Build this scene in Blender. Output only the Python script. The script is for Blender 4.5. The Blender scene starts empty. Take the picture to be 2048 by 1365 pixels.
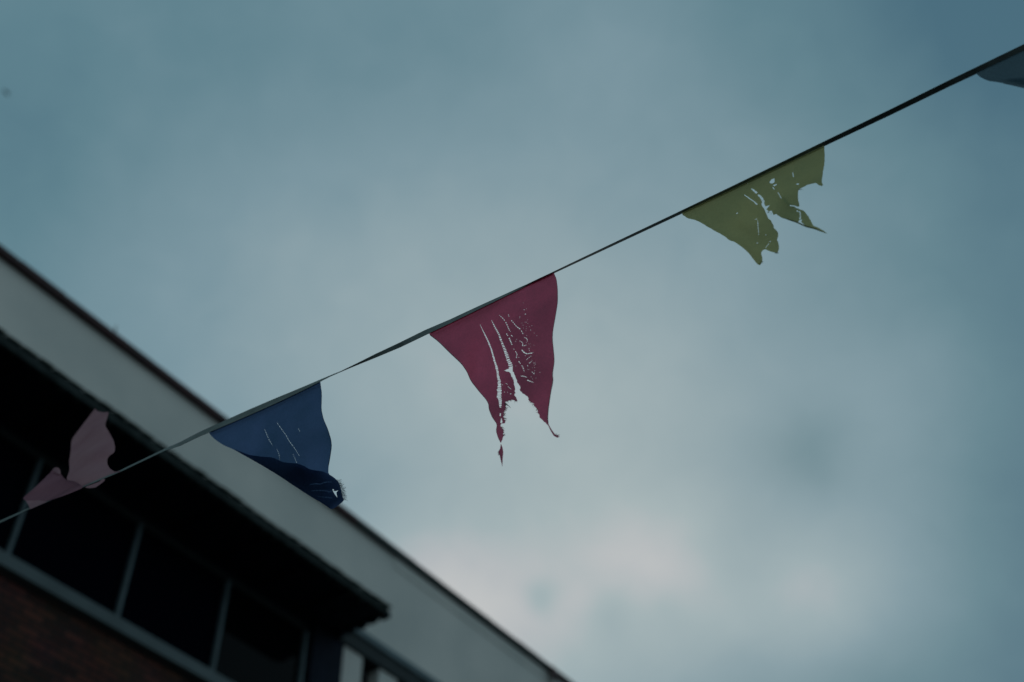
import bpy, bmesh, math, random
import numpy as np
from mathutils import Vector, Matrix
from mathutils.geometry import delaunay_2d_cdt
random.seed(11)
S = bpy.context.scene
COL = S.collection

# ------------------------------------------------------------------ camera
PW, PH, F = 2048.0, 1365.0, 2250.0
CAM = Vector((0, 0, 1.6))
def cdir(px, py): return Vector((px - PW/2, -(py - PH/2), -F))
zen = cdir(950, -1514).normalized()
fw = Vector((0, 0, -1)); fw = (fw - zen*fw.dot(zen)).normalized()
rt = fw.cross(zen)
R = Matrix((rt, fw, zen))                       # camera axes -> world axes
cam = bpy.data.objects.new('camera', bpy.data.cameras.new('camera')); COL.objects.link(cam)
cam.matrix_world = Matrix.Translation(CAM) @ R.to_4x4()
cam.data.sensor_width = 36; cam.data.lens = 36*F/PW
cam.data.clip_start = 0.05; cam.data.clip_end = 4000
cam.data.dof.use_dof = True; cam.data.dof.focus_distance = 2.4; cam.data.dof.aperture_fstop = 1.95
S.camera = cam
S.view_settings.view_transform = 'Standard'; S.view_settings.look = 'None'
S.view_settings.exposure = -1.0; S.view_settings.gamma = 1

def wdir(px, py): return (R @ cdir(px, py)).normalized()
def lin(c):
    c = c/255.0
    return c/12.92 if c <= 0.04045 else ((c+0.055)/1.055)**2.4
def L3(r, g, b): return (lin(r), lin(g), lin(b))

# ------------------------------------------------------------------ sky
SUN_EL, SUN_AZ = math.radians(38), math.radians(6)      # behind the clouds, ahead of the viewer
W = bpy.data.worlds.new('World'); S.world = W; W.use_nodes = True
nt = W.node_tree; nt.nodes.clear()
def N(t, **k):
    n = nt.nodes.new(t)
    for a, b in k.items(): setattr(n, a, b)
    return n
def LK(a, b): nt.links.new(a, b)
out = N('ShaderNodeOutputWorld'); bg = N('ShaderNodeBackground'); LK(bg.outputs[0], out.inputs[0])
bg.inputs[1].default_value = 0.1
tc = N('ShaderNodeTexCoord')
nz = N('ShaderNodeTexNoise'); nz.inputs['Scale'].default_value = 13; nz.inputs['Detail'].default_value = 4
LK(tc.outputs['Generated'], nz.inputs['Vector'])
sub = N('ShaderNodeVectorMath', operation='SUBTRACT'); LK(nz.outputs['Color'], sub.inputs[0]); sub.inputs[1].default_value = (.5,.5,.5)
mad = N('ShaderNodeVectorMath', operation='MULTIPLY_ADD'); LK(sub.outputs[0], mad.inputs[0]); mad.inputs[1].default_value = (.022,)*3
LK(tc.outputs['Generated'], mad.inputs[2])
nrm = N('ShaderNodeVectorMath', operation='NORMALIZE'); LK(mad.outputs[0], nrm.inputs[0])
# brightness of the cloud sheet: (direction as photo px, level)
XS = [0,170,340,510,680,850,1020,1190,1360,1530,1700,1870,2040]
rows = {0: zip(XS, [128,131,130,132,135,136,138,143,136,128,117,108,100]),
        140: zip(XS, [127,129,132,135,137,139,142,149,142,134,123,113,104]),
        280: zip(XS, [124,128,136,141,143,146,146,146,144,138,129,120,112]),
        420: zip(XS, [128,134,143,150,154,158,157,153,150,144,136,127,118]),
        560: zip(XS, [130,140,148,155,160,163,162,157,153,146,138,130,120]),
        700: zip(XS, [138,142,148,154,162,165,165,162,157,148,141,134,122]),
        840: zip(XS[2:], [150,155,160,164,167,165,158,152,150,146,124]),
        975: zip(XS[3:], [148,153,161,165,162,157,154,150,134,118]),
        1080: [(680,156),(780,168),(900,168),(1020,166),(1190,168),(1360,170),(1530,154),(1700,150),(1870,136),(2040,121)],
        1170: [(800,182),(900,186),(1000,187),(1130,182),(1260,182),(1400,173),(1530,174),(1650,170),(1780,158),(1900,140),(2040,120)],
        1260: [(950,180),(1050,176),(1150,172),(1280,165),(1400,160),(1530,158),(1650,152),(1780,142),(1900,130),(2040,118)],
        1365: [(1050,166),(1180,164),(1320,156),(1450,150),(1600,140),(1750,130),(1900,122),(2040,114)]}
pts = [(x, y, g) for y, r in rows.items() for x, g in r]
D_ = np.array([tuple(wdir(x, y)) for x, y, g in pts]); G_ = (np.array([g for *_, g in pts]) - 108)/82.0
BASE = 0.55; SIG = 0.075
K_ = np.exp((D_ @ D_.T - 1)/SIG**2)
amp = np.linalg.solve(K_.T @ K_ + 0.01*np.eye(len(pts)), K_.T @ (G_ - BASE))
blobs = [(tuple(d), SIG, a) for d, a in zip(D_, amp)]
for x, y, r, a in [(1082,1200,22,-.17),(1225,1236,34,-.13),(1150,1165,26,-.05),(1330,1215,30,-.07),(1605,928,38,-.12),(1650,955,26,-.05),(1350,1105,60,.06),(1230,1100,60,.04),(1560,1160,60,.05),(1660,1195,50,.05),
                   (1640,868,50,-.09),(1540,865,45,-.05),(1160,1188,20,.05),(1500,1150,45,-.07),(1490,1085,50,-.06)]:
    blobs.append((tuple(wdir(x, y)), r/F*1.1, a))
acc = None
for d, s, a in blobs:
    dp = N('ShaderNodeVectorMath', operation='DOT_PRODUCT'); LK(nrm.outputs[0], dp.inputs[0]); dp.inputs[1].default_value = d
    m = N('ShaderNodeMath', operation='MULTIPLY_ADD'); LK(dp.outputs['Value'], m.inputs[0]); m.inputs[1].default_value = 1/s**2; m.inputs[2].default_value = -1/s**2
    e = N('ShaderNodeMath', operation='EXPONENT'); LK(m.outputs[0], e.inputs[0])
    q = N('ShaderNodeMath', operation='MULTIPLY_ADD'); LK(e.outputs[0], q.inputs[0]); q.inputs[1].default_value = float(a)
    if acc is None: q.inputs[2].default_value = BASE
    else: LK(acc.outputs[0], q.inputs[2])
    acc = q
n2 = N('ShaderNodeTexNoise'); n2.inputs['Scale'].default_value = 9; n2.inputs['Detail'].default_value = 5; n2.inputs['Roughness'].default_value = .55
LK(nrm.outputs[0], n2.inputs['Vector'])
q = N('ShaderNodeMath', operation='MULTIPLY_ADD'); LK(n2.outputs['Fac'], q.inputs[0]); q.inputs[1].default_value = .16; LK(acc.outputs[0], q.inputs[2])
n5 = N('ShaderNodeTexNoise'); n5.inputs['Scale'].default_value = 19; n5.inputs['Detail'].default_value = 4; n5.inputs['Distortion'].default_value = .6
LK(tc.outputs['Generated'], n5.inputs['Vector'])
q5 = N('ShaderNodeMath', operation='MULTIPLY_ADD'); LK(n5.outputs['Fac'], q5.inputs[0]); q5.inputs[1].default_value = .12; LK(q.outputs[0], q5.inputs[2])
q2 = N('ShaderNodeMath', operation='SUBTRACT'); LK(q5.outputs[0], q2.inputs[0]); q2.inputs[1].default_value = .14
ramp = N('ShaderNodeValToRGB'); LK(q2.outputs[0], ramp.inputs[0])
stops = [(0,(70,108,125)),(.25,(94,130,142)),(.5,(120,149,160)),(.72,(144,166,173)),(.86,(167,176,182)),(1,(186,190,192))]
cr = ramp.color_ramp
while len(cr.elements) < len(stops): cr.elements.new(.5)
for el, (p, c) in zip(cr.elements, stops):
    el.position = p; el.color = (*L3(*c), 1)
sc = N('ShaderNodeVectorMath', operation='SCALE'); LK(ramp.outputs[0], sc.inputs[0]); sc.inputs['Scale'].default_value = 20.0
sky = N('ShaderNodeTexSky', sky_type='NISHITA'); sky.sun_disc = False; sky.sun_elevation = SUN_EL; sky.sun_rotation = SUN_AZ
sky.air_density = 1.4; sky.dust_density = 2.5
mx = N('ShaderNodeMix', data_type='RGBA'); mx.inputs[0].default_value = .06
LK(sc.outputs[0], mx.inputs[6]); LK(sky.outputs[0], mx.inputs[7]); LK(mx.outputs[2], bg.inputs[0])

sl = bpy.data.lights.new('sun', 'SUN'); sl.energy = 0.5; sl.angle = math.radians(20); sl.color = (1, .95, .88)
so = bpy.data.objects.new('sun', sl); COL.objects.link(so)
sd = Vector((math.sin(SUN_AZ)*math.cos(SUN_EL), math.cos(SUN_AZ)*math.cos(SUN_EL), math.sin(SUN_EL)))
so.rotation_euler = (-sd).to_track_quat('-Z', 'Y').to_euler()

# ------------------------------------------------------------------ materials
def mat(name, col, rough=.8, spec=.3, noise=None, bump=None, metal=0):
    m = bpy.data.materials.new(name); m.use_nodes = True; t = m.node_tree
    b = t.nodes['Principled BSDF']; b.inputs['Base Color'].default_value = (*col, 1)
    b.inputs['Roughness'].default_value = rough; b.inputs['Specular IOR Level'].default_value = spec; b.inputs['Metallic'].default_value = metal
    c = t.nodes.new('ShaderNodeTexCoord')
    if noise:
        sc_, amt, tint = noise
        n = t.nodes.new('ShaderNodeTexNoise'); n.inputs['Scale'].default_value = sc_; n.inputs['Detail'].default_value = 6
        t.links.new(c.outputs['Object'], n.inputs['Vector'])
        r = t.nodes.new('ShaderNodeValToRGB'); r.color_ramp.elements[0].position = .3; r.color_ramp.elements[1].position = .72
        r.color_ramp.elements[0].color = (*[a*(1-amt)*k for a, k in zip(col, tint)], 1); r.color_ramp.elements[1].color = (*[min(1, a*(1+amt*.6)) for a in col], 1)
        t.links.new(n.outputs['Fac'], r.inputs[0]); t.links.new(r.outputs[0], b.inputs['Base Color'])
    if bump:
        n = t.nodes.new('ShaderNodeTexNoise'); n.inputs['Scale'].default_value = bump[0]; t.links.new(c.outputs['Object'], n.inputs['Vector'])
        bp = t.nodes.new('ShaderNodeBump'); bp.inputs['Strength'].default_value = bump[1]; bp.inputs['Distance'].default_value = .01
        t.links.new(n.outputs['Fac'], bp.inputs['Height']); t.links.new(bp.outputs[0], b.inputs['Normal'])
    return m

def cloth(name, col, col2, trans=.6, weave=900):
    """thin nylon: part reflected, part let through; fade patches belong to the dye"""
    m = bpy.data.materials.new(name); m.use_nodes = True; t = m.node_tree; t.nodes.clear()
    o = t.nodes.new('ShaderNodeOutputMaterial'); c = t.nodes.new('ShaderNodeTexCoord')
    n = t.nodes.new('ShaderNodeTexNoise'); n.inputs['Scale'].default_value = 9; n.inputs['Detail'].default_value = 5
    t.links.new(c.outputs['Object'], n.inputs['Vector'])
    n3 = t.nodes.new('ShaderNodeTexNoise'); n3.inputs['Scale'].default_value = 260; n3.inputs['Detail'].default_value = 2
    t.links.new(c.outputs['Object'], n3.inputs['Vector'])
    ad = t.nodes.new('ShaderNodeMath'); ad.operation = 'MULTIPLY_ADD'; t.links.new(n3.outputs['Fac'], ad.inputs[0]); ad.inputs[1].default_value = .35
    t.links.new(n.outputs['Fac'], ad.inputs[2])
    r = t.nodes.new('ShaderNodeValToRGB'); r.color_ramp.elements[0].position = .45; r.color_ramp.elements[1].position = .9
    r.color_ramp.elements[0].color = (*col2, 1); r.color_ramp.elements[1].color = (*col, 1)
    t.links.new(ad.outputs[0], r.inputs[0])
    wv = t.nodes.new('ShaderNodeTexWave'); wv.inputs['Scale'].default_value = weave; t.links.new(c.outputs['Object'], wv.inputs['Vector'])
    bp = t.nodes.new('ShaderNodeBump'); bp.inputs['Strength'].default_value = .15; bp.inputs['Distance'].default_value = .0005
    n4 = t.nodes.new('ShaderNodeTexNoise'); n4.inputs['Scale'].default_value = 45; n4.inputs['Detail'].default_value = 4; t.links.new(c.outputs['Object'], n4.inputs['Vector'])
    b2 = t.nodes.new('ShaderNodeBump'); b2.inputs['Strength'].default_value = .6; b2.inputs['Distance'].default_value = .004
    t.links.new(n4.outputs['Fac'], b2.inputs['Height']); t.links.new(wv.outputs['Fac'], bp.inputs['Height']); t.links.new(b2.outputs[0], bp.inputs['Normal'])
    d = t.nodes.new('ShaderNodeBsdfDiffuse'); tr = t.nodes.new('ShaderNodeBsdfTranslucent'); mxs = t.nodes.new('ShaderNodeMixShader')
    mxs.inputs[0].default_value = trans
    for s_ in (d, tr):
        t.links.new(r.outputs[0], s_.inputs['Color']); t.links.new(bp.outputs[0], s_.inputs['Normal'])
    t.links.new(d.outputs[0], mxs.inputs[1]); t.links.new(tr.outputs[0], mxs.inputs[2]); t.links.new(mxs.outputs[0], o.inputs[0])
    return m

M = {}
M['render'] = mat('pale_render', (.84,.76,.70), .9, .2, (.7, .16, (.95,1,1.02)), (60, .3))
M['coping'] = mat('red_coping', (.055,.012,.014), .6, .4, (6, .4, (.9,1,1)))
M['coping_grey'] = mat('grey_coping', (.035,.045,.045), .6, .4, (6, .3, (1,1,1)))
M['dark'] = mat('dark_timber', (.010,.015,.028), .8, .15, (5, .4, (.9,1,1.1)))
M['tile'] = mat('canopy_tile', (.16,.20,.18), .8, .3, (14, .6, (.8,1,1)))
M['sill'] = mat('sill_paint', (.13,.155,.16), .7, .3, (3, .15, (1,1,1)))
M['frame'] = mat('frame_paint', (.14,.18,.195), .6, .3, (3, .15, (1,1,1)))
M['headf'] = mat('head_frame', (.03,.038,.04), .7, .3, (3, .2, (1,1,1)))
M['edge'] = mat('canopy_edge', (.035,.045,.044), .8, .2, (7, .5, (.9,1,1)))
M['glass'] = mat('dark_glass', (.002,.003,.007), .3, .0)
M['glass2'] = mat('clean_glass', (.002,.003,.004), .05, .05)
M['dirt'] = mat('asphalt', (.05,.05,.05), .9, .2, (2, .3, (1,1,1)), (80, .5))
M['roof'] = mat('roof_felt', (.06,.06,.06), .9, .2, (2, .3, (1,1,1)))
M['metal'] = mat('dull_metal', (.12,.13,.13), .5, .4, (9, .2, (1,1,1)))
M['tape'] = mat('tape_webbing', (.17,.20,.19), .75, .2, (30, .25, (1,1,1)))
M['bird'] = mat('bird_plumage', (.05,.05,.05), .8, .2, (9, .2, (1,1,1)))
# brick
m = bpy.data.materials.new('dark_brick'); m.use_nodes = True; t = m.node_tree; b = t.nodes['Principled BSDF']; b.inputs['Roughness'].default_value = .9; b.inputs['Specular IOR Level'].default_value = .2
c = t.nodes.new('ShaderNodeTexCoord'); sx = t.nodes.new('ShaderNodeSeparateXYZ'); cx = t.nodes.new('ShaderNodeCombineXYZ')
t.links.new(c.outputs['Object'], sx.inputs[0]); t.links.new(sx.outputs[0], cx.inputs[0]); t.links.new(sx.outputs[2], cx.inputs[1])
bk = t.nodes.new('ShaderNodeTexBrick'); t.links.new(cx.outputs[0], bk.inputs[0])
bk.inputs['Scale'].default_value = 1; bk.inputs['Brick Width'].default_value = .225; bk.inputs['Row Height'].default_value = .075; bk.inputs['Mortar Size'].default_value = .010
bk.inputs['Color1'].default_value = (.19,.065,.045,1); bk.inputs['Color2'].default_value = (.06,.028,.024,1); bk.inputs['Mortar'].default_value = (.035,.032,.03,1)
nn_ = t.nodes.new('ShaderNodeTexNoise'); nn_.inputs['Scale'].default_value = 2.2; nn_.inputs['Detail'].default_value = 5; t.links.new(c.outputs['Object'], nn_.inputs['Vector'])
mm = t.nodes.new('ShaderNodeMix'); mm.data_type = 'RGBA'; mm.blend_type = 'MULTIPLY'; mm.inputs[0].default_value = .6
t.links.new(bk.outputs['Color'], mm.inputs[6]); t.links.new(nn_.outputs['Color'], mm.inputs[7]); t.links.new(mm.outputs[2], b.inputs['Base Color'])
bp = t.nodes.new('ShaderNodeBump'); bp.inputs['Strength'].default_value = .6; bp.inputs['Distance'].default_value = .01; bp.invert = True
t.links.new(bk.outputs['Fac'], bp.inputs['Height']); t.links.new(bp.outputs[0], b.inputs['Normal'])
M['brick'] = m
M['red'] = cloth('red_nylon', (.76,.16,.27), (.44,.125,.195))
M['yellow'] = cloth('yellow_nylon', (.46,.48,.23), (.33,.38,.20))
M['yellow_shaded'] = cloth('yellow_nylon_shaded', (.20,.22,.10), (.14,.16,.08), .25)  # light lost in the rolled layers is put into a darker colour
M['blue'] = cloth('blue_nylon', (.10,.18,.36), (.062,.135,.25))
M['blue_shaded'] = cloth('blue_nylon_shaded', (.05,.08,.18), (.035,.07,.14))  # darkened copy of the blue: shade of doubled cloth painted into the colour
M['navy'] = cloth('slate_nylon', (.10,.17,.21), (.08,.145,.18))
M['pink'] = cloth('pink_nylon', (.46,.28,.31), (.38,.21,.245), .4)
M['pink_shaded'] = cloth('pink_nylon_shaded', (.33,.17,.21), (.26,.13,.17), .4)  # same pink with the dimness of a double layer coloured in
M['thread'] = cloth('blue_thread', (.10,.22,.26), (.08,.18,.22))

# ------------------------------------------------------------------ object helpers
def tag(o, label=None, cat=None, group=None, kind=None):
    for k, v in (('label', label), ('category', cat), ('group', group), ('kind', kind)):
        if v: o[k] = v
    return o
def empty(name, loc=(0,0,0), rz=0):
    o = bpy.data.objects.new(name, None); COL.objects.link(o); o.location = loc; o.rotation_euler = (0,0,rz); o.empty_display_size = .2
    return o
def obj(name, bm, m, parent=None, smooth=False):
    me = bpy.data.meshes.new(name); bmesh.ops.recalc_face_normals(bm, faces=bm.faces); bm.to_mesh(me); bm.free()
    o = bpy.data.objects.new(name, me); COL.objects.link(o); me.materials.append(M[m])
    if smooth:
        for p in me.polygons: p.use_smooth = True
    if parent: o.parent = parent
    return o
def box(bm, x0, x1, y0, y1, z0, z1, bev=0):
    r = bmesh.ops.create_cube(bm, size=1)
    for v in r['verts']:
        v.co = Vector(((x0+x1)/2 + v.co.x*(x1-x0), (y0+y1)/2 + v.co.y*(y1-y0), (z0+z1)/2 + v.co.z*(z1-z0)))
    if bev:
        es = set(e for v in r['verts'] for e in v.link_edges)
        bmesh.ops.bevel(bm, geom=list(es), offset=bev, segments=2, affect='EDGES', profile=.6)
    return bm
def bx(*a, bev=0): return box(bmesh.new(), *a, bev=bev)
def tube(bm, pts_, r, n=6):
    rings = []
    for i, p in enumerate(pts_):
        p = Vector(p); q = Vector(pts_[min(i+1, len(pts_)-1)]) - Vector(pts_[max(i-1, 0)])
        q.normalize(); a = q.orthogonal().normalized(); b_ = q.cross(a)
        rr = r[i] if isinstance(r, (list, tuple)) else r
        rings.append([bm.verts.new(p + (a*math.cos(k*2*math.pi/n) + b_*math.sin(k*2*math.pi/n))*rr) for k in range(n)])
    for r0, r1 in zip(rings, rings[1:]):
        for k in range(n): bm.faces.new((r0[k], r0[(k+1)%n], r1[(k+1)%n], r1[k]))
    bm.faces.new(rings[0]); bm.faces.new(rings[-1][::-1])
    return bm

# ------------------------------------------------------------------ ground
bm = bmesh.new(); bmesh.ops.create_grid(bm, x_segments=8, y_segments=8, size=1500)
tag(obj('ground', bm, 'dirt'), kind='structure')

# ------------------------------------------------------------------ building
vd = wdir(3180, 2930); AZ = math.atan2(vd.x, vd.y)
U = Vector((math.sin(AZ), math.cos(AZ), 0)); NV = Vector((math.cos(AZ), -math.sin(AZ), 0)); DIST = 8.0
B = empty('brick_building', -NV*DIST, math.atan2(U.y, U.x))
tag(B, 'dark brick building with pale parapet, red coping and black canopy over a window row', 'building')
X0, X1, DEP = -14.0, 26.0, 9.0
SILL, HEAD, CAN = 7.28, 8.40, 8.56      # sill top, window head, canopy underside
TOP = 10.19
XE = 8.47                               # canopy end
# walls
w_ = bx(X0, X1, 0, DEP, 0, SILL-.13)
obj('brick_wall', w_, 'brick', B)
pw = bx(X0, X1, 0, .35, 8.77, TOP); box(pw, X0, X0+.35, .35, DEP, 8.77, TOP); box(pw, X1-.35, X1, .35, DEP, 8.77, TOP); box(pw, X0+.35, X1-.35, DEP-.35, DEP, 8.77, TOP)
par = obj('parapet_wall', pw, 'render', B)
lg = bx(9.4, X1, -.012, -.002, TOP-.17, TOP-.002, bev=.004)
obj('string_course', lg, 'render', par)
inner = bx(X0, X1, .35, DEP, SILL-.13, 8.765); obj('inner_wall', inner, 'dark', B)
obj('roof', bx(X0+.35, X1-.35, .35, DEP-.35, 8.78, 9.2), 'roof', B)
for a, b_, m_ in ((X0-.05, 8.6, 'coping'), (8.605, 13.25, 'coping_grey'), (13.255, X1+.05, 'coping')):
    cb = bmesh.new(); x = a
    while x < b_ - .02:
        x2 = min(x+.6, b_); box(cb, x+.003, x2-.003, -.075, .42, TOP, TOP+.085 + random.uniform(-.006,.006), bev=.012); x = x2
    obj('coping', cb, m_, B)
obj('gutter_outlet', bx(13.05, 13.20, -.12, -.078, TOP-.16, TOP+.05, bev=.02), 'coping', B)
rd = tube(bmesh.new(), [(4.62,-.02,TOP+.08),(4.60,-.02,TOP+.17),(4.60,-.02,TOP+.235)], [.005,.012,.004])
obj('lightning_rod', rd, 'metal', B)
# sill and head
obj('window_sill', bx(X0, 8.02+.06, -.10, .10, SILL-.128, SILL, bev=.012), 'sill', B)
obj('head_frame', bx(X0, 8.0, .02, .12, HEAD, HEAD+.07, bev=.006), 'headf', B)
obj('lintel', bx(X0, XE-.12, .03, .34, HEAD+.072, 8.768), 'dark', B)
SP = 1.227; xm = 4.325
k0 = -14
x = xm + SP*3
bays = []
while x > X0 + SP: bays.append((x-SP, x)); x -= SP
for i, (a, b_) in enumerate(bays):
    wn = obj('window', bx(b_-.017, b_+.017, .0, .05, SILL+.002, HEAD-.002, bev=.006), 'frame', B)   # its mullion
    wn['label'] = 'tall dark glazed bay between slim grey mullions'
    if i == 0: del wn['label']
    obj('pane', bx(a+.03, b_-.03, .055, .075, SILL+.02, HEAD-.004), 'glass2' if i == 0 else 'glass', wn)
    obj('frame', bx(a+.03, b_-.03, .04, .085, SILL+.002, SILL+.018), 'headf', wn)
# solid pier then the slotted openings beyond the canopy
obj('pier', bx(8.10, 8.60, -.02, .34, 0.02+SILL-.15, 8.60), 'dark', B)
x = 8.60; k = 0
while x < X1-1:
    obj('pilaster', bx(x, x+.345, -.015, .30, SILL-.12, 8.50, bev=.01), 'render', B)
    obj('window', bx(x+.35, x+.64, .16, .18, SILL-.12, 8.50), 'glass', B)
    x += .655
obj('fascia_board', bx(XE+.02, X1, -.05, .33, 8.505, 8.765, bev=.01), 'headf', B)
obj('flashing', bx(XE+.02, X1, -.075, -.052, 8.70, 8.79), 'frame', B)
# canopy
CO = .80
can = obj('canopy', bx(X0, XE-.05, -CO+.03, -.002, CAN, CAN+.05), 'dark', B)
rb = bmesh.new(); x = X0+.1
while x < XE-.1: box(rb, x, x+.05, -CO+.06, -.01, CAN-.05, CAN-.002); x += .62
obj('rafters', rb, 'dark', can)
tl = bmesh.new(); P_ = .17; n = int((XE-X0)/P_)
for k in range(n):                                     # barrel tiles, ends showing along the edge
    xc = XE - P_*(k+.5); r = P_*.49*random.uniform(.95,1.03); dy = random.uniform(-.02,.02); dz = random.uniform(-.006,.006)
    ring = []
    for (y, z) in ((-CO-.03+dy*.4, CAN+.056+dz*.4), (-.01, CAN+.30)):
        row = [Vector((xc + r*math.cos(a), y, z + .05*r*math.sin(a))) for a in [math.pi*j/8 for j in range(9)]]
        row += [Vector((xc + (r-.016)*math.cos(a), y, z + .05*(r-.016)*math.sin(a))) for a in [math.pi*j/8 for j in range(8,-1,-1)]]
        ring.append([tl.verts.new(v) for v in row])
    for j in range(18): tl.faces.new((ring[0][j], ring[0][(j+1)%18], ring[1][(j+1)%18], ring[1][j]))
    tl.faces.new(ring[0]); tl.faces.new(ring[1][::-1])
obj('roof_tiles', tl, 'tile', can)
te = bx(X0, XE-.03, -CO, -CO+.028, CAN-.045, CAN+.055, bev=.012); x = XE-.12
while x > X0+.1:                                       # weathered rafter ends just under the edge
    w2 = random.uniform(.022,.045); h2 = random.uniform(.002,.016)
    box(te, x-w2, x+w2, -CO+.029, -CO+.03+random.uniform(.03,.06), CAN-.045-h2, CAN-.004, bev=.008); x -= random.uniform(.15,.19)
obj('gutter_board', te, 'edge', can)
vg = bmesh.new()
for k in range(5):                                     # stepped verge on the canopy's end
    y = -CO + .02 + k*.165
    box(vg, XE-.048, XE+.035 - .012*(k%2), y, y+.125, CAN-.04, CAN+.035+.03*k, bev=.015)
    box(vg, XE-.047, XE-.01, y+.128, y+.163, CAN-.01, CAN+.03+.03*k)
obj('verge', vg, 'dark', can)

# ------------------------------------------------------------------ bunting
KZ = 2.5/(1-.0741*2)
def tpar(px): return (px-60)/(328.9+.0741*px)
def zt(t): return KZ*(1-.0741*t)
def at(px, py, z): return CAM + R @ (cdir(px, py)/F*z)
TA, TB = at(60, 1018, zt(0)), at(1955, 143, zt(tpar(1955)))
tdir = (TB-TA); tdir.z = 0; tdir.normalize(); tn = Vector((-tdir.y, tdir.x, 0))
if tn.y < 0: tn = -tn                                    # away from the viewer
def onplane(px, py, back=0.0, lean=0.0):
    """point of the sheet that hangs under the tape; back = metres behind it, lean = how far it blows back per metre down"""
    d = R @ cdir(px, py)
    # plane: (P-TA).(tn + lean*z) = back
    nv = tn + Vector((0,0,lean))
    s = (back - (CAM-TA).dot(nv))/d.dot(nv)
    return CAM + d*s

def inside(p, poly):
    x, y = p; r = False; j = len(poly)-1
    for i in range(len(poly)):
        xi, yi = poly[i]; xj, yj = poly[j]
        if (yi > y) != (yj > y) and x < (xj-xi)*(y-yi)/(yj-yi)+xi: r = not r
        j = i
    return r
def conv(pts_, sc_, ox, oy): return [(ox+x/sc_, oy+y/sc_) for x, y in pts_]
def smooth(pts_, it=1, closed=True):
    for _ in range(it):
        q_ = []
        n_ = len(pts_)
        for i in range(n_ if closed else n_-1):
            a, b2 = pts_[i], pts_[(i+1) % n_]
            d = math.dist(a, b2)
            q_.append((a[0]*.82+b2[0]*.18, a[1]*.82+b2[1]*.18)); q_.append((a[0]*.18+b2[0]*.82, a[1]*.18+b2[1]*.82))
        pts_ = q_
    return pts_
def rough(pts_, amp, step=2.0, closed=True):
    o = []; n_ = len(pts_)
    for i in range(n_ if closed else n_-1):
        a, b2 = pts_[i], pts_[(i+1) % n_]; d = math.dist(a, b2); k = max(1, int(d/step))
        for j in range(k):
            f = j/k; x = a[0]+(b2[0]-a[0])*f; y = a[1]+(b2[1]-a[1])*f
            if j or 1: x += random.gauss(0, amp); y += random.gauss(0, amp)
            o.append((x, y))
    if not closed: o.append(pts_[-1])
    return o
def ladder(path, widths, cell=3.0, thread=.7, skip=0.0):
    """a run in the weave: a string of little openings along the path with threads left across"""
    out_ = []
    L = [0]
    for a, b2 in zip(path, path[1:]): L.append(L[-1]+math.dist(a, b2))
    def pos(s):
        for i in range(len(path)-1):
            if s <= L[i+1] or i == len(path)-2:
                f = (s-L[i])/max(1e-6, L[i+1]-L[i]); a, b2 = path[i], path[i+1]
                dx, dy = b2[0]-a[0], b2[1]-a[1]; d = math.hypot(dx, dy) or 1
                return a[0]+dx*f, a[1]+dy*f, -dy/d, dx/d, widths[i]+(widths[i+1]-widths[i])*f
    s = 0
    while s < L[-1]-.5:
        e = min(L[-1], s + cell*random.uniform(.6,1.5))
        if random.random() >= skip:
            x0,y0,nx0,ny0,w0 = pos(s); x1,y1,nx1,ny1,w1 = pos(e)
            r_ = lambda: random.uniform(.3,.68)
            w0 = max(w0, .3); w1 = max(w1, .3)
            xm_, ym_ = (x0+x1)/2, (y0+y1)/2; wm = (w0+w1)/2
            out_.append([(x0+nx0*w0*r_(),y0+ny0*w0*r_()),(xm_+nx0*wm*random.uniform(.4,.75),ym_+ny0*wm*random.uniform(.4,.75)),(x1+nx1*w1*r_(),y1+ny1*w1*r_()),
                         (x1-nx1*w1*r_(),y1-ny1*w1*r_()),(xm_-nx0*wm*random.uniform(.4,.75),ym_-ny0*wm*random.uniform(.4,.75)),(x0-nx0*w0*r_(),y0-ny0*w0*r_())])
        s = e + thread*random.uniform(.4,1.3)
    return out_

def sheet(name, outlines, holes, mp, m, parent, grid=7.0):
    """fine triangle mesh of the cloth: outline and tears are cut out of it, mp bends it in space"""
    vs, es = [], []
    def add(poly):
        b0 = len(vs); vs.extend(Vector(p) for p in poly)
        es.extend((b0+i, b0+(i+1) % len(poly)) for i in range(len(poly)))
    for o in outlines: add(o)
    for h in holes: add(h)
    xs = [p[0] for o in outlines for p in o]; ys = [p[1] for o in outlines for p in o]
    y = min(ys)
    while y < max(ys):
        x_ = min(xs)
        while x_ < max(xs):
            p = (x_+random.uniform(-1,1), y+random.uniform(-1,1))
            if any(inside(p, o) for o in outlines): vs.append(Vector(p))
            x_ += grid
        y += grid
    V, _, Fc, *_ = delaunay_2d_cdt(vs, es, [], 0, 1e-5)
    bm = bmesh.new(); bv = {}
    for f in Fc:
        cxy = sum((V[i] for i in f), Vector((0,0)))/len(f); c_ = (cxy.x, cxy.y)
        if not any(inside(c_, o) for o in outlines) or any(inside(c_, h) for h in holes): continue
        for i in f:
            if i not in bv: bv[i] = bm.verts.new(mp(V[i].x, V[i].y))
        try: bm.faces.new([bv[i] for i in f])
        except ValueError: pass
    me_o = None
    bmesh.ops.recalc_face_normals(bm, faces=bm.faces)
    me = bpy.data.meshes.new(name)
    org = parent.location
    for v in bm.verts: v.co -= org
    bm.to_mesh(me); bm.free()
    for p in me.polygons: p.use_smooth = True
    o = bpy.data.objects.new(name, me); COL.objects.link(o); me.materials.append(M[m]); o.parent = parent
    return o
def threads(name, list_, mp, m, parent, w=.35):
    bm = bmesh.new(); k = F/2.5
    for path in list_:
        n_ = len(path)
        tube(bm, [mp(*p) - parent.location for p in path], [max(.12, w*(1-.75*i/(n_-1)))/k for i in range(n_)], 4)
    return obj(name, bm, m, parent)
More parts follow.
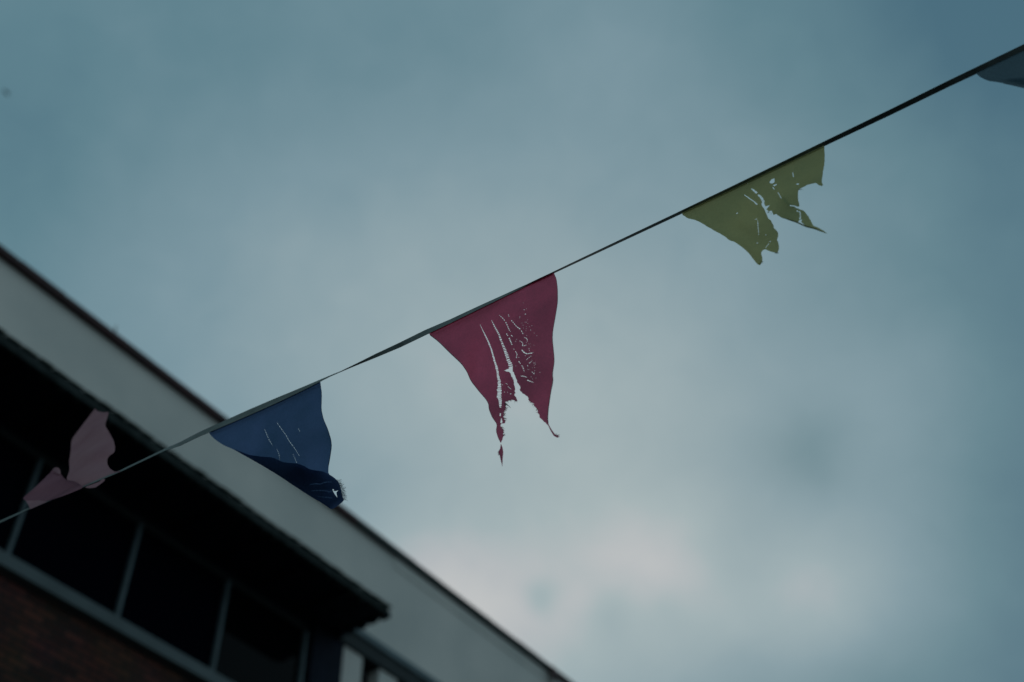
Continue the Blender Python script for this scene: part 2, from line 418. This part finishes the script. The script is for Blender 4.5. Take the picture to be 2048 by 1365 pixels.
def fray(path, length, dens, ang, spread=.5):
    o = []
    for a, b2 in zip(path, path[1:]):
        d = math.dist(a, b2)
        for j in range(int(d*dens)+1):
            f = random.random(); x = a[0]+(b2[0]-a[0])*f; y = a[1]+(b2[1]-a[1])*f
            th = ang + random.uniform(-spread, spread); l = length*random.uniform(.35,1.15); cu = random.uniform(-.5,.5)
            o.append([(x-math.cos(th), y-math.sin(th)), (x+math.cos(th)*l*.5, y+math.sin(th)*l*.5), (x+math.cos(th+cu)*l, y+math.sin(th+cu)*l)])
    return o
def wavy(lean, parts, fade_y=None):
    """parts: list of (amp m, direction px, wavelength px, phase)"""
    def f(px, py, extra=0.0):
        yl = line_y(px); k = max(0.0, min(1.0, (py-yl)/90.0)) if fade_y is None else 1
        b_ = sum(a*math.sin((px*math.cos(d)+py*math.sin(d))/wl*2*math.pi+ph) for a, d, wl, ph in parts)*k
        return onplane(px, py, b_+extra, lean)
    return f
TAPE = [(-260,1158,1163),(-100,1088,1093),(0,1042,1046.5),(60,1015.5,1018.5),(150,979,981.5),(240,941.3,944.6),(330,897.8,902),(360,885,892),(400,864,873),(450,841.5,852),(500,819,830.5),(550,797.6,808),(600,777,784.5),
        (640,760,764),(660,751.6,753.6),(680,743.6,745),(716,725.8,730.2),(750,708.8,716.4),(800,685.4,695.4),(850,660.8,671.2),(900,639.5,647.5),(960,611.5,618),(1010,589,593.5),(1060,566,569.5),(1108,543.5,546.8),
        (1160,518.5,522.5),(1250,475.5,480.5),(1340,432.6,438.6),(1460,375,382.6),(1560,326.5,335),(1650,282.5,292),(1780,219.5,231),(1900,160,173),(1990,116.5,131),(2048,88.5,103.6),(2200,11,28),(2400,-95,-75)]
def line_y(px):
    for (xa, ta, ba), (xb, tb_, bb) in zip(TAPE, TAPE[1:]):
        if px <= xb: f = (px-xa)/(xb-xa); return ba+(bb-ba)*f
    return TAPE[-1][2]
# tape: a flat ribbon that turns on itself; its true width stays 12 mm
bm = bmesh.new(); prev = None; org = onplane(1024, 582)
tp_ = []
for (xa, ta, ba), (xb, tb_, bb) in zip(TAPE, TAPE[1:]):
    for j in range(4):
        f = j/4; tp_.append((xa+(xb-xa)*f, ta+(tb_-ta)*f, ba+(bb-ba)*f))
tp_.append(TAPE[-1])
secs = []
for x_, a, b_ in tp_:
    z = (onplane(x_, (a+b_)/2)-CAM).length
    proj = (b_-a)*.9*z/2650
    depth = math.sqrt(max(0, .0150**2 - min(proj, .0145)**2))
    sgn = float(np.interp(x_, [640,680,720,800,880,980,1080,1150,2400], [1,0,-.3,-.3,.9,.9,-.6,-1,-1]))
    secs.append((onplane(x_, a, sgn*depth*.5), onplane(x_, b_, -sgn*depth*.5)))
# far ends: on to the brick wall at one side and to a pole at the other
de = (secs[0][0]+secs[0][1])/2; dirL = -tdir
tw = ((-DIST) - NV.dot(de))/NV.dot(dirL)
endL = de + dirL*(tw-.01); endR = (secs[-1][0]+secs[-1][1])/2 + tdir*1.5
up = Vector((0,0,.006))
secs = [(endL+up, endL-up)] + secs + [(endR+up, endR-up)]
rows_ = []
for a, b_ in secs:
    w2 = (b_-a); nrm_ = w2.cross(tdir); nrm_.normalize(); nrm_ *= .0004
    rows_.append([bm.verts.new(v-org) for v in (a-nrm_, a+nrm_, b_+nrm_, b_-nrm_)])
for r0, r1 in zip(rows_, rows_[1:]):
    for k in range(4): bm.faces.new((r0[k], r0[(k+1)%4], r1[(k+1)%4], r1[k]))
bm.faces.new(rows_[0]); bm.faces.new(rows_[-1][::-1])
tape = obj('bunting_tape', bm, 'tape', None, smooth=False); tape.location = org
tag(tape, 'long thin grey-green tape strung across the sky, twisted between the pennants', 'tape')
pb = tube(bmesh.new(), [(0,0,0),(0,0,endR.z+.35)], [.045,.035], 14); box(pb, -.12,.12,-.12,.12,0,.02)
pole = obj('pole', pb, 'metal'); pole.location = (endR.x+.045, endR.y, 0); tag(pole, 'slim grey metal pole holding the right end of the tape', 'pole')

GRP = 'pennants hanging from the tape'
def pennant(px, py, label):
    e = empty('pennant', onplane(px, py)); tag(e, label, 'pennant', GRP); return e
def header(parent, x0, x1, m, mp, h=2.0):
    poly = [(x_, line_y(x_)-.2) for x_ in np.linspace(x0, x1, 24)] + [(x_, line_y(x_)+h) for x_ in np.linspace(x1, x0, 24)]
    return sheet('hem', [poly], [], lambda x_, y_: mp(x_, y_, -.0016), m, parent, grid=40)

# ---- red pennant
C1 = lambda p: conv(p, 3.174, 820, 520); C2 = lambda p: conv(p, 4.873, 900, 600); C7 = lambda p: conv(p, 8.03, 960, 780)
redp = pennant(985, 606, 'torn dark red pennant with ladder-like rips and two ragged tails')
mp = wavy(.10, [(.010, .35, 190, .6), (.006, 1.2, 120, 2.0), (.003, .1, 60, 1.0)])
topR = [(x_, line_y(x_)-1.5) for x_ in np.linspace(1108, 858, 26)]
leftR = smooth(C1([(115,470),(180,520),(250,590),(325,660),(360,710),(385,770),(440,840),(480,885),(497,915),(500,950),(520,1000),(552,1045),(545,1085),(558,1130),(574,1160)]), 1, False)
leaf = C7([(336,858),(350,820),(382,745),(372,700),(385,660),(350,600),(330,590),(335,565),(345,545),(405,535),(405,500),(375,440),(380,370),(415,290),(412,215),(405,195),(470,170),(530,160),(580,185),(600,180),(580,120),(545,85),(570,50)])
tear = C2([(632,895),(636,870),(625,820),(618,780),(600,745),(590,712),(560,697),(525,690),(560,678),(582,668),(590,650),(606,655),(612,690),(625,720),(640,750),(655,800),(685,850),(680,880),(710,915),(760,945),(770,985),(810,1010),(815,1030),(850,1060),(855,1095),(880,1150),(935,1205),(958,1228)])
tail = C2([(980,1275),(1010,1325),(1045,1345),(1072,1334),(1040,1328),(1015,1300),(990,1265),(966,1224)])
rightR = smooth(C2([(960,1215),(955,1150),(962,1060),(985,900),(1008,790),(1002,720),(1018,620),(1018,560),(1000,380),(1005,300),(1030,160),(1048,50),(1052,0)])+C1([(938,180),(930,120),(915,88)]), 1, False)
red_out = topR + leftR + rough(leaf, .35, 2.2, False) + rough(tear, .5, 2.2, False) + tail + rightR
low = smooth(C7([(333,862),(360,920),(375,1000),(365,1100),(362,1180),(358,1245),(345,1180),(325,1100),(315,1050),(298,1030),(295,985),(322,950),(330,900)]), 1)
H = []
H += ladder(C2([(293,242),(330,320),(370,400),(405,490),(435,600),(455,660),(465,720),(480,800),(480,860),(478,940),(490,990),(490,1050)]), [.5,1.6,2.4,2.6,3,4.2,3.4,5,7,8,5,3], 3.0, .75)
H += ladder(C2([(405,200),(435,260),(480,345),(505,415),(535,490),(560,560),(585,630),(592,668)]), [.6,2.2,2.8,3.4,4.6,6,7,7], 2.3, 1.35)
H += [C2([(485,1105),(497,1108),(494,1135),(484,1132)]), C2([(500,1150),(512,1190),(505,1203),(490,1200)])]
H += ladder(C2([(480,150),(520,185),(550,230),(580,300),(590,310)]), [0.65,1.40,1.62,1.40,0.81], 2.2, 1.6, .12)
H += ladder(C2([(550,330),(580,380),(605,440)]), [1.30,2.16,1.62], 2.0, 1.4, .1) + ladder(C2([(595,345),(615,362)]), [1.08,1.08], 3, 1)
H += ladder(C2([(622,478),(655,530),(645,565),(685,620),(712,660),(725,705)]), [1.08,1.40,1.08,1.52,1.62,0.81], 2.0, 1.5, .15)
H += ladder(C2([(568,142),(576,165)]), [0.81,0.81], 2.5, 1) + ladder(C2([(598,200),(650,262),(690,290),(712,335)]), [1.30,1.19,1.84,0.65], 2.4, 1.6, .1)
H += ladder(C2([(722,365),(750,378),(755,405)]), [0.76,1.08,0.76], 2.8, .8) + ladder(C2([(678,400),(712,420),(705,455),(745,440)]), [0.76,1.08,1.30,0.86], 2.6, .9)
H += ladder(C2([(700,488),(722,515),(745,528),(805,518)]), [1.62,2.16,1.62,1.40], 3.0, .7) + ladder(C2([(768,470),(775,500)]), [0.54,0.54], 2.6, 1) + ladder(C2([(792,545),(745,585)]), [0.65,0.98], 2, 1.5)
H += ladder(C2([(797,600),(752,632),(775,680),(822,724)]), [0.65,1.08,0.65,0.98], 3, .9, .1) + ladder(C2([(800,602),(838,632)]), [0.54,0.54], 2.4, 1, .2)
H += ladder(C2([(690,744),(720,744),(752,757)]), [0.76,1.40,0.54], 3, .5) + ladder(C2([(752,782),(812,806)]), [1.62,0.65], 3.2, .5)
H += ladder(C2([(545,815),(560,825)]), [0.86,0.86], 2, 1) + ladder(C2([(565,845),(595,872)]), [0.98,0.76], 2.4, .8)
for cx_, cy_, r_ in ((530,900,6),(592,917,8),(512,830,5),(560,900,4),(735,140,8),(722,98,6),(680,168,5),(745,88,4),(785,295,5),(820,325,5),(845,350,4),(650,385,5),(640,405,5),(670,560,5),(735,545,5),(877,708,5),(715,30,3),(640,645,4)):
    H.append(C2([(cx_-r_*random.uniform(.7,1.4),cy_),(cx_,cy_-r_*.5),(cx_+r_*random.uniform(.7,1.4),cy_-1),(cx_+1,cy_+r_*.45)]))
for _ in range(34):
    a = random.uniform(0,1); x_ = 900+(740+70*a+random.gauss(0,28))/4.873; y_ = 600+(180+600*a)/4.873; l = random.uniform(.4,1.1)
    H.append([(x_-l,y_-.2),(x_+.1,y_-.35),(x_+l,y_+.15),(x_,y_+.35)])
sheet('cloth', [red_out, low], H, mp, 'red', redp, 6)
header(redp, 862, 1106, 'red', mp, 2.2)
threads('hem', [[(p[0]+.5, p[1]-.3) for p in leftR], [(p[0]-.5, p[1]) for p in rightR]], mp, 'tape', redp, .75)
th = fray(C7([(400,215),(412,290),(385,370),(385,440),(400,500)]), 5, .9, .25, .5) + fray(C7([(345,600),(380,660),(378,740)]), 3.5, 1.2, -.2, .6)
th += fray(C7([(410,195),(470,170),(530,162),(590,185)]), 4, .5, .6, .7) + fray(C7([(780,150),(850,230),(920,310),(925,370)]), 4, .45, 2.6, .6) + fray(C7([(300,985),(300,1050)]), 2, 1, 3.0, .4)
th += fray(C7([(1200,715),(1250,745)]), 7, 1.0, .1, .5)
threads('frayed_threads', th, mp, 'red', redp, .42)['kind'] = 'stuff'
threads('loose_thread', [C7([(395,225),(435,240),(465,262),(492,297)])], mp, 'tape', redp, 1.0)

# ---- yellow pennant
Cy = lambda p: conv(p, 4.876, 1340, 270)
yp = pennant(1507, 360, 'tattered olive yellow pennant split into two ragged strips')
mp = wavy(.12, [(.008, .2, 160, 1.6), (.005, 1.0, 90, .4), (.002, 2.0, 45, .4)])
topY = [(x_, line_y(x_)-2) for x_ in np.linspace(1649, 1363.5, 30)]
lowY = [(115,775),(170,815),(220,825),(290,850),(370,900),(440,940),(520,980),(570,1025),(640,1050),(700,1095),(760,1145),(810,1210),(850,1262),(880,1275),(905,1220),(890,1160),(895,1135),(925,1115),(980,1140),(1045,1155),(1066,1110),(1055,1040),(1043,1030),(1058,980),(1050,945),(1010,905),(1012,890),(985,832),(960,820),(940,770),(920,725),(900,697),(890,672)]
tearY = [(905,645),(922,680),(930,700),(975,685),(940,728),(962,748),(990,738),(1000,762),(1012,782),(1035,772),(1090,810),(1160,830),(1240,858),(1320,897),(1400,917),(1470,942),(1535,966),(1500,935),(1440,902),(1402,890),(1370,830),(1330,770),(1300,737),(1270,730),(1245,716),(1240,705),(1262,698),(1250,640),(1248,570),(1256,530),(1300,510),(1350,485),(1420,470),(1450,490),(1482,502),(1492,492),(1480,460),(1490,380),(1503,300),(1510,220),(1505,118)]
yo = topY + rough(smooth(Cy(lowY), 1, False), .22, 3, False) + rough(Cy(tearY), .25, 3, False)
H = ladder(Cy([(725,585),(780,625),(825,655),(850,682)]), [1.2,1.8,2,2.6], 6, .12) + ladder(Cy([(790,525),(815,540),(850,572)]), [.6,3.4,4], 4, .5)
H += ladder(Cy([(858,585),(885,605),(910,650),(905,680)]), [2.6,4.2,4.6,5], 4, .35)
H += [Cy([(970,462),(990,435),(1018,425),(1020,462),(1000,475),(978,473)]), Cy([(1003,492),(1042,478),(1040,488),(1018,502)]), Cy([(997,508),(1008,512),(1025,537),(1005,525)])]
H += ladder(Cy([(1052,562),(1085,618),(1110,650)]), [1.2,1.0,.5], 5, .5) + ladder(Cy([(1168,690),(1215,695),(1245,712)]), [1.4,2,3], 5, .3)
H += ladder(Cy([(1235,742),(1268,752),(1272,790),(1268,825)]), [2,2,2.6,2.8], 2.4, .9) + [Cy([(1265,830),(1290,825),(1278,848),(1320,888),(1250,850)])]
H += ladder(Cy([(1196,368),(1206,412)]), [1.2,1.6], 6, .3) + [Cy([(1228,483),(1240,474),(1263,478),(1245,488)])] + ladder(Cy([(856,835),(858,885),(866,980)]), [.7,1.2,.7], 4, 1)
H += ladder(Cy([(930,1105),(965,1060)]), [.6,1.1], 4, .6) + [Cy([(965,1040),(985,1036),(975,1048)]), Cy([(645,768),(658,758),(664,762),(650,772)]), Cy([(750,472),(762,474),(755,478)]), Cy([(1190,342),(1222,362),(1205,352)]), Cy([(930,972),(942,978),(934,980)]), Cy([(840,1055),(862,1050),(850,1060)]), Cy([(822,828),(852,815),(848,824)])]
sheet('cloth', [yo], H, mp, 'yellow', yp, 6)
header(yp, 1368, 1647, 'yellow', mp, 1.6)
# overlapping flap edge: the strip that curls over itself
fl = Cy([(1085,618),(1110,640),(1150,685),(1175,700),(1235,715),(1232,735),(1190,728),(1130,705),(1095,665)])
sheet('fold', [rough(fl, .15, 3)], [], lambda x_, y_: mp(x_, y_, .012), 'yellow', yp, 8)
rl = Cy([(1085,806),(1160,822),(1240,846),(1325,888),(1400,905),(1460,930),(1535,966),(1470,944),(1400,919),(1320,900),(1240,861),(1160,834)])
sheet('rolled_edge', [smooth(rl, 1)], [], lambda x_, y_: mp(x_, y_, -.006), 'yellow_shaded', yp, 20)
th = fray(Cy([(865,1262),(900,1235)]), 3.5, 1.6, .9, .6) + fray(Cy([(1020,1150),(1055,1150)]), 3, 1.6, 1.1, .6) + fray(Cy([(1250,540),(1262,525)]), 8, .8, .1, .25) + fray(Cy([(945,750),(1020,775)]), 2.5, .4, 2.2, .6)
threads('frayed_threads', th, mp, 'yellow', yp, .35)['kind'] = 'stuff'

# ---- blue pennant
Cb = lambda p: conv(p, 4.55, 400, 740)
bp_ = pennant(530, 813, 'blue pennant with its lower edge folded over, dark against the roof edge')
mp = wavy(.08, [(.010, .3, 170, .2), (.006, 1.3, 110, 1.4)])
topB = [(x_, line_y(x_)-2) for x_ in np.linspace(640.5, 418, 26)]
border = [(1165,945),(1120,925),(1000,908),(940,870),(880,852),(760,843),(720,825),(660,797),(560,790),(450,775),(400,757),(350,738),(300,716)]
lowL = [(80,572),(110,610),(150,645),(220,690),(300,722),(400,778)]
bottom = [(400,778),(550,862),(700,952),(850,1052),(1000,1150),(1130,1225),(1190,1268),(1215,1266)]
right1 = [(1315,1195),(1295,1150),(1285,1090),(1262,1020),(1220,980),(1168,947),(1170,880),(1185,800),(1200,700),(1195,640),(1165,540),(1125,450),(1105,360),(1110,220),(1096,118)]
bo = topB + smooth(Cb(lowL[:-1]+bottom), 1, False) + smooth(Cb(right1), 1, False)
hole = [Cb([(1205,1085),(1222,1092),(1212,1102),(1232,1105),(1258,1098),(1240,1118),(1250,1165),(1228,1135),(1210,1105)])]
H = ladder(Cb([(588,543),(630,640),(662,692)]), [.5,.75,.4], 3, 2) + ladder(Cb([(700,722),(722,775),(726,825)]), [.3,.6,.4], 3, 1.6)
H += ladder(Cb([(700,480),(745,545),(780,590),(812,650),(860,712),(905,785)]), [.3,.7,.5,.6,.5,.3], 4, 1.3) + ladder(Cb([(845,765),(882,850)]), [.3,.5], 3, 2) + ladder(Cb([(895,535),(915,575)]), [.5,.3], 3, 2)
sheet('cloth', [bo], H+hole, mp, 'blue', bp_, 7)
header(bp_, 422, 639, 'blue', mp, 2.0)
threads('hem', [[(p[0]-.6, p[1]) for p in smooth(Cb(right1[6:]), 1, False)]], mp, 'blue_shaded', bp_, .8)
fo = smooth(Cb([(1165,946)] + border[1:] + bottom + [(1313,1193),(1293,1150),(1283,1092),(1260,1022),(1220,982)]), 1)
fh = ladder(Cb([(1000,1045),(1060,1035),(1100,1040),(1140,1022),(1200,1022)]), [.6,1.8,1.4,2.2,.9], 7, .8) + ladder(Cb([(1010,1102),(1080,1098),(1140,1100),(1180,1112),(1200,1100)]), [.6,1.8,2.0,2.4,1.6], 7, .8) + ladder(Cb([(1070,1155),(1150,1160),(1205,1168)]), [.6,1.7,2.2], 7, .8)
def fmap(x_, y_):
    # the flap turns forward at the lower edge and rises toward the viewer
    return mp(x_, y_, -.010 - .006*math.sin(x_*.05))
fold = sheet('folded_flap', [fo], fh+hole, fmap, 'blue_shaded', bp_, 7)
inner_ = smooth(Cb([(1120,960),(1000,925),(880,880),(760,868),(600,815),(480,795),(560,850),(850,1035),(1010,1130),(1120,1190),(1185,1120),(1190,1010)]), 1)
sheet('inner_fold', [inner_], fh, lambda x_, y_: mp(x_, y_, -.004), 'blue_shaded', bp_, 12)
th = fray(Cb([(1240,1000),(1275,1060),(1290,1120),(1305,1185)]), 10, 2.6, .08, .16)
threads('frayed_threads', th, lambda x_, y_: mp(x_, y_, -.004), 'thread', bp_, .2)['kind'] = 'stuff'

# ---- pink pennant, blown up over the tape
Cp = lambda p: conv(p, 5.055, 0, 790)
pp = pennant(150, 978, 'faded pink pennant blown up and twisted over the tape')
mp = wavy(-.35, [(.012, .5, 90, .6), (.005, 1.4, 45, 1.4)], 0)
def pk(off, lean=-.35, a=.008):
    g = wavy(lean, [(a, .5, 90, .6), (a*.5, 1.4, 45, 1.4)], 0)
    return lambda x_, y_: g(x_, y_, off)
up_ = smooth(Cp([(955,135),(985,165),(1050,180),(1100,172),(1085,230),(1060,308),(1110,390),(1150,465),(1162,520),(1160,582)]), 1, False) + smooth(Cp([(1150,590),(1110,612),(1084,650),(1085,700),(1110,745),(1155,778),(1220,770),(1205,785),(1050,830),(860,935),(740,890),(668,858),(705,760),(697,680),(715,570),(720,470),(745,420),(830,310),(910,205)]), 1, False)
sheet('cloth', [up_], [], pk(.004), 'pink', pp, 6)
lf = smooth(Cp([(225,1045),(330,958),(450,845),(545,745),(580,733),(605,752),(614,800),(640,835),(675,862),(760,875),(855,935),(700,1000),(560,1050),(475,1078),(380,1068),(265,1075)]), 1)
sheet('folded_flap', [lf], [], pk(-.006), 'pink_shaded', pp, 6)
curl = smooth(Cp([(530,755),(550,738),(580,733),(605,752),(614,790),(606,800),(580,800),(552,778)]), 1)
sheet('curled_corner', [curl], [], pk(-.012), 'pink', pp, 6)
s1 = Cp([(262,1072),(380,1066),(478,1080),(400,1115),(305,1157),(285,1110)])
s2 = smooth(Cp([(850,936),(1000,880),(1045,845),(1067,862),(1010,908),(960,940),(900,945)]), 1)
sheet('hem', [s1], [], pk(-.013), 'pink', pp, 6)
sheet('hem', [s2], [Cp([(988,878),(998,872),(996,886)])], pk(-.013), 'pink', pp, 6)

# ---- slate pennant at the right
Cn = lambda p: conv(p, 9.75, 1900, 60)
np_ = pennant(2060, 92, 'slate blue pennant cut off by the right edge of the photo')
mp = wavy(.1, [(.010, .3, 170, .9), (.005, 1.3, 110, 1.4)])
topN = [(x_, line_y(x_)-2.5) for x_ in np.linspace(2275, 1952.5, 30)]
no = topN + smooth(Cn([(515,858),(560,900),(600,930),(680,970),(760,1000),(880,1015),(1050,1045),(1230,1090),(1443,1140),(1900,1270),(2500,1500),(3300,1950),(3500,1700)]), 1, False) + [(2270,150),(2280,60),(2276,-5)]
sheet('cloth', [no], [], mp, 'navy', np_, 9)
fn = Cn([(1000,1040),(1230,1092),(1443,1142),(1900,1275),(2500,1505),(2500,1150),(1800,1010),(1443,990),(1250,1000)])
sheet('folded_flap', [smooth(fn, 1)], [], lambda x_, y_: mp(x_, y_, .012), 'navy', np_, 12)

# ------------------------------------------------------------------ a far bird
d = wdir(12, 186); pos_ = CAM + d*120
bm = bmesh.new()
tube(bm, [(-.16,0,0),(-.10,0,0),(0,0,.0),(.08,0,.01),(.12,0,.015),(.16,0,.01)], [.015,.035,.05,.035,.028,.004], 8)
for s in (-1, 1):
    p = [(.05,s*.03,.02),(.07,s*.16,.07),(.03,s*.33,.05),(-.03,s*.16,.05),(-.05,s*.03,.01)]
    a = [bm.verts.new(v) for v in p]; b_ = [bm.verts.new((v[0],v[1],v[2]+.012)) for v in p]
    bm.faces.new(a); bm.faces.new(b_[::-1])
    for i in range(5): bm.faces.new((a[i], a[(i+1)%5], b_[(i+1)%5], b_[i]))
bird = obj('bird', bm, 'bird'); bird.location = pos_; bird.rotation_euler = (.9, .5, .8)
bird.scale = (2.3,2.3,2.3)
tag(bird, 'tiny dark bird far off in the sky at the upper left', 'bird')
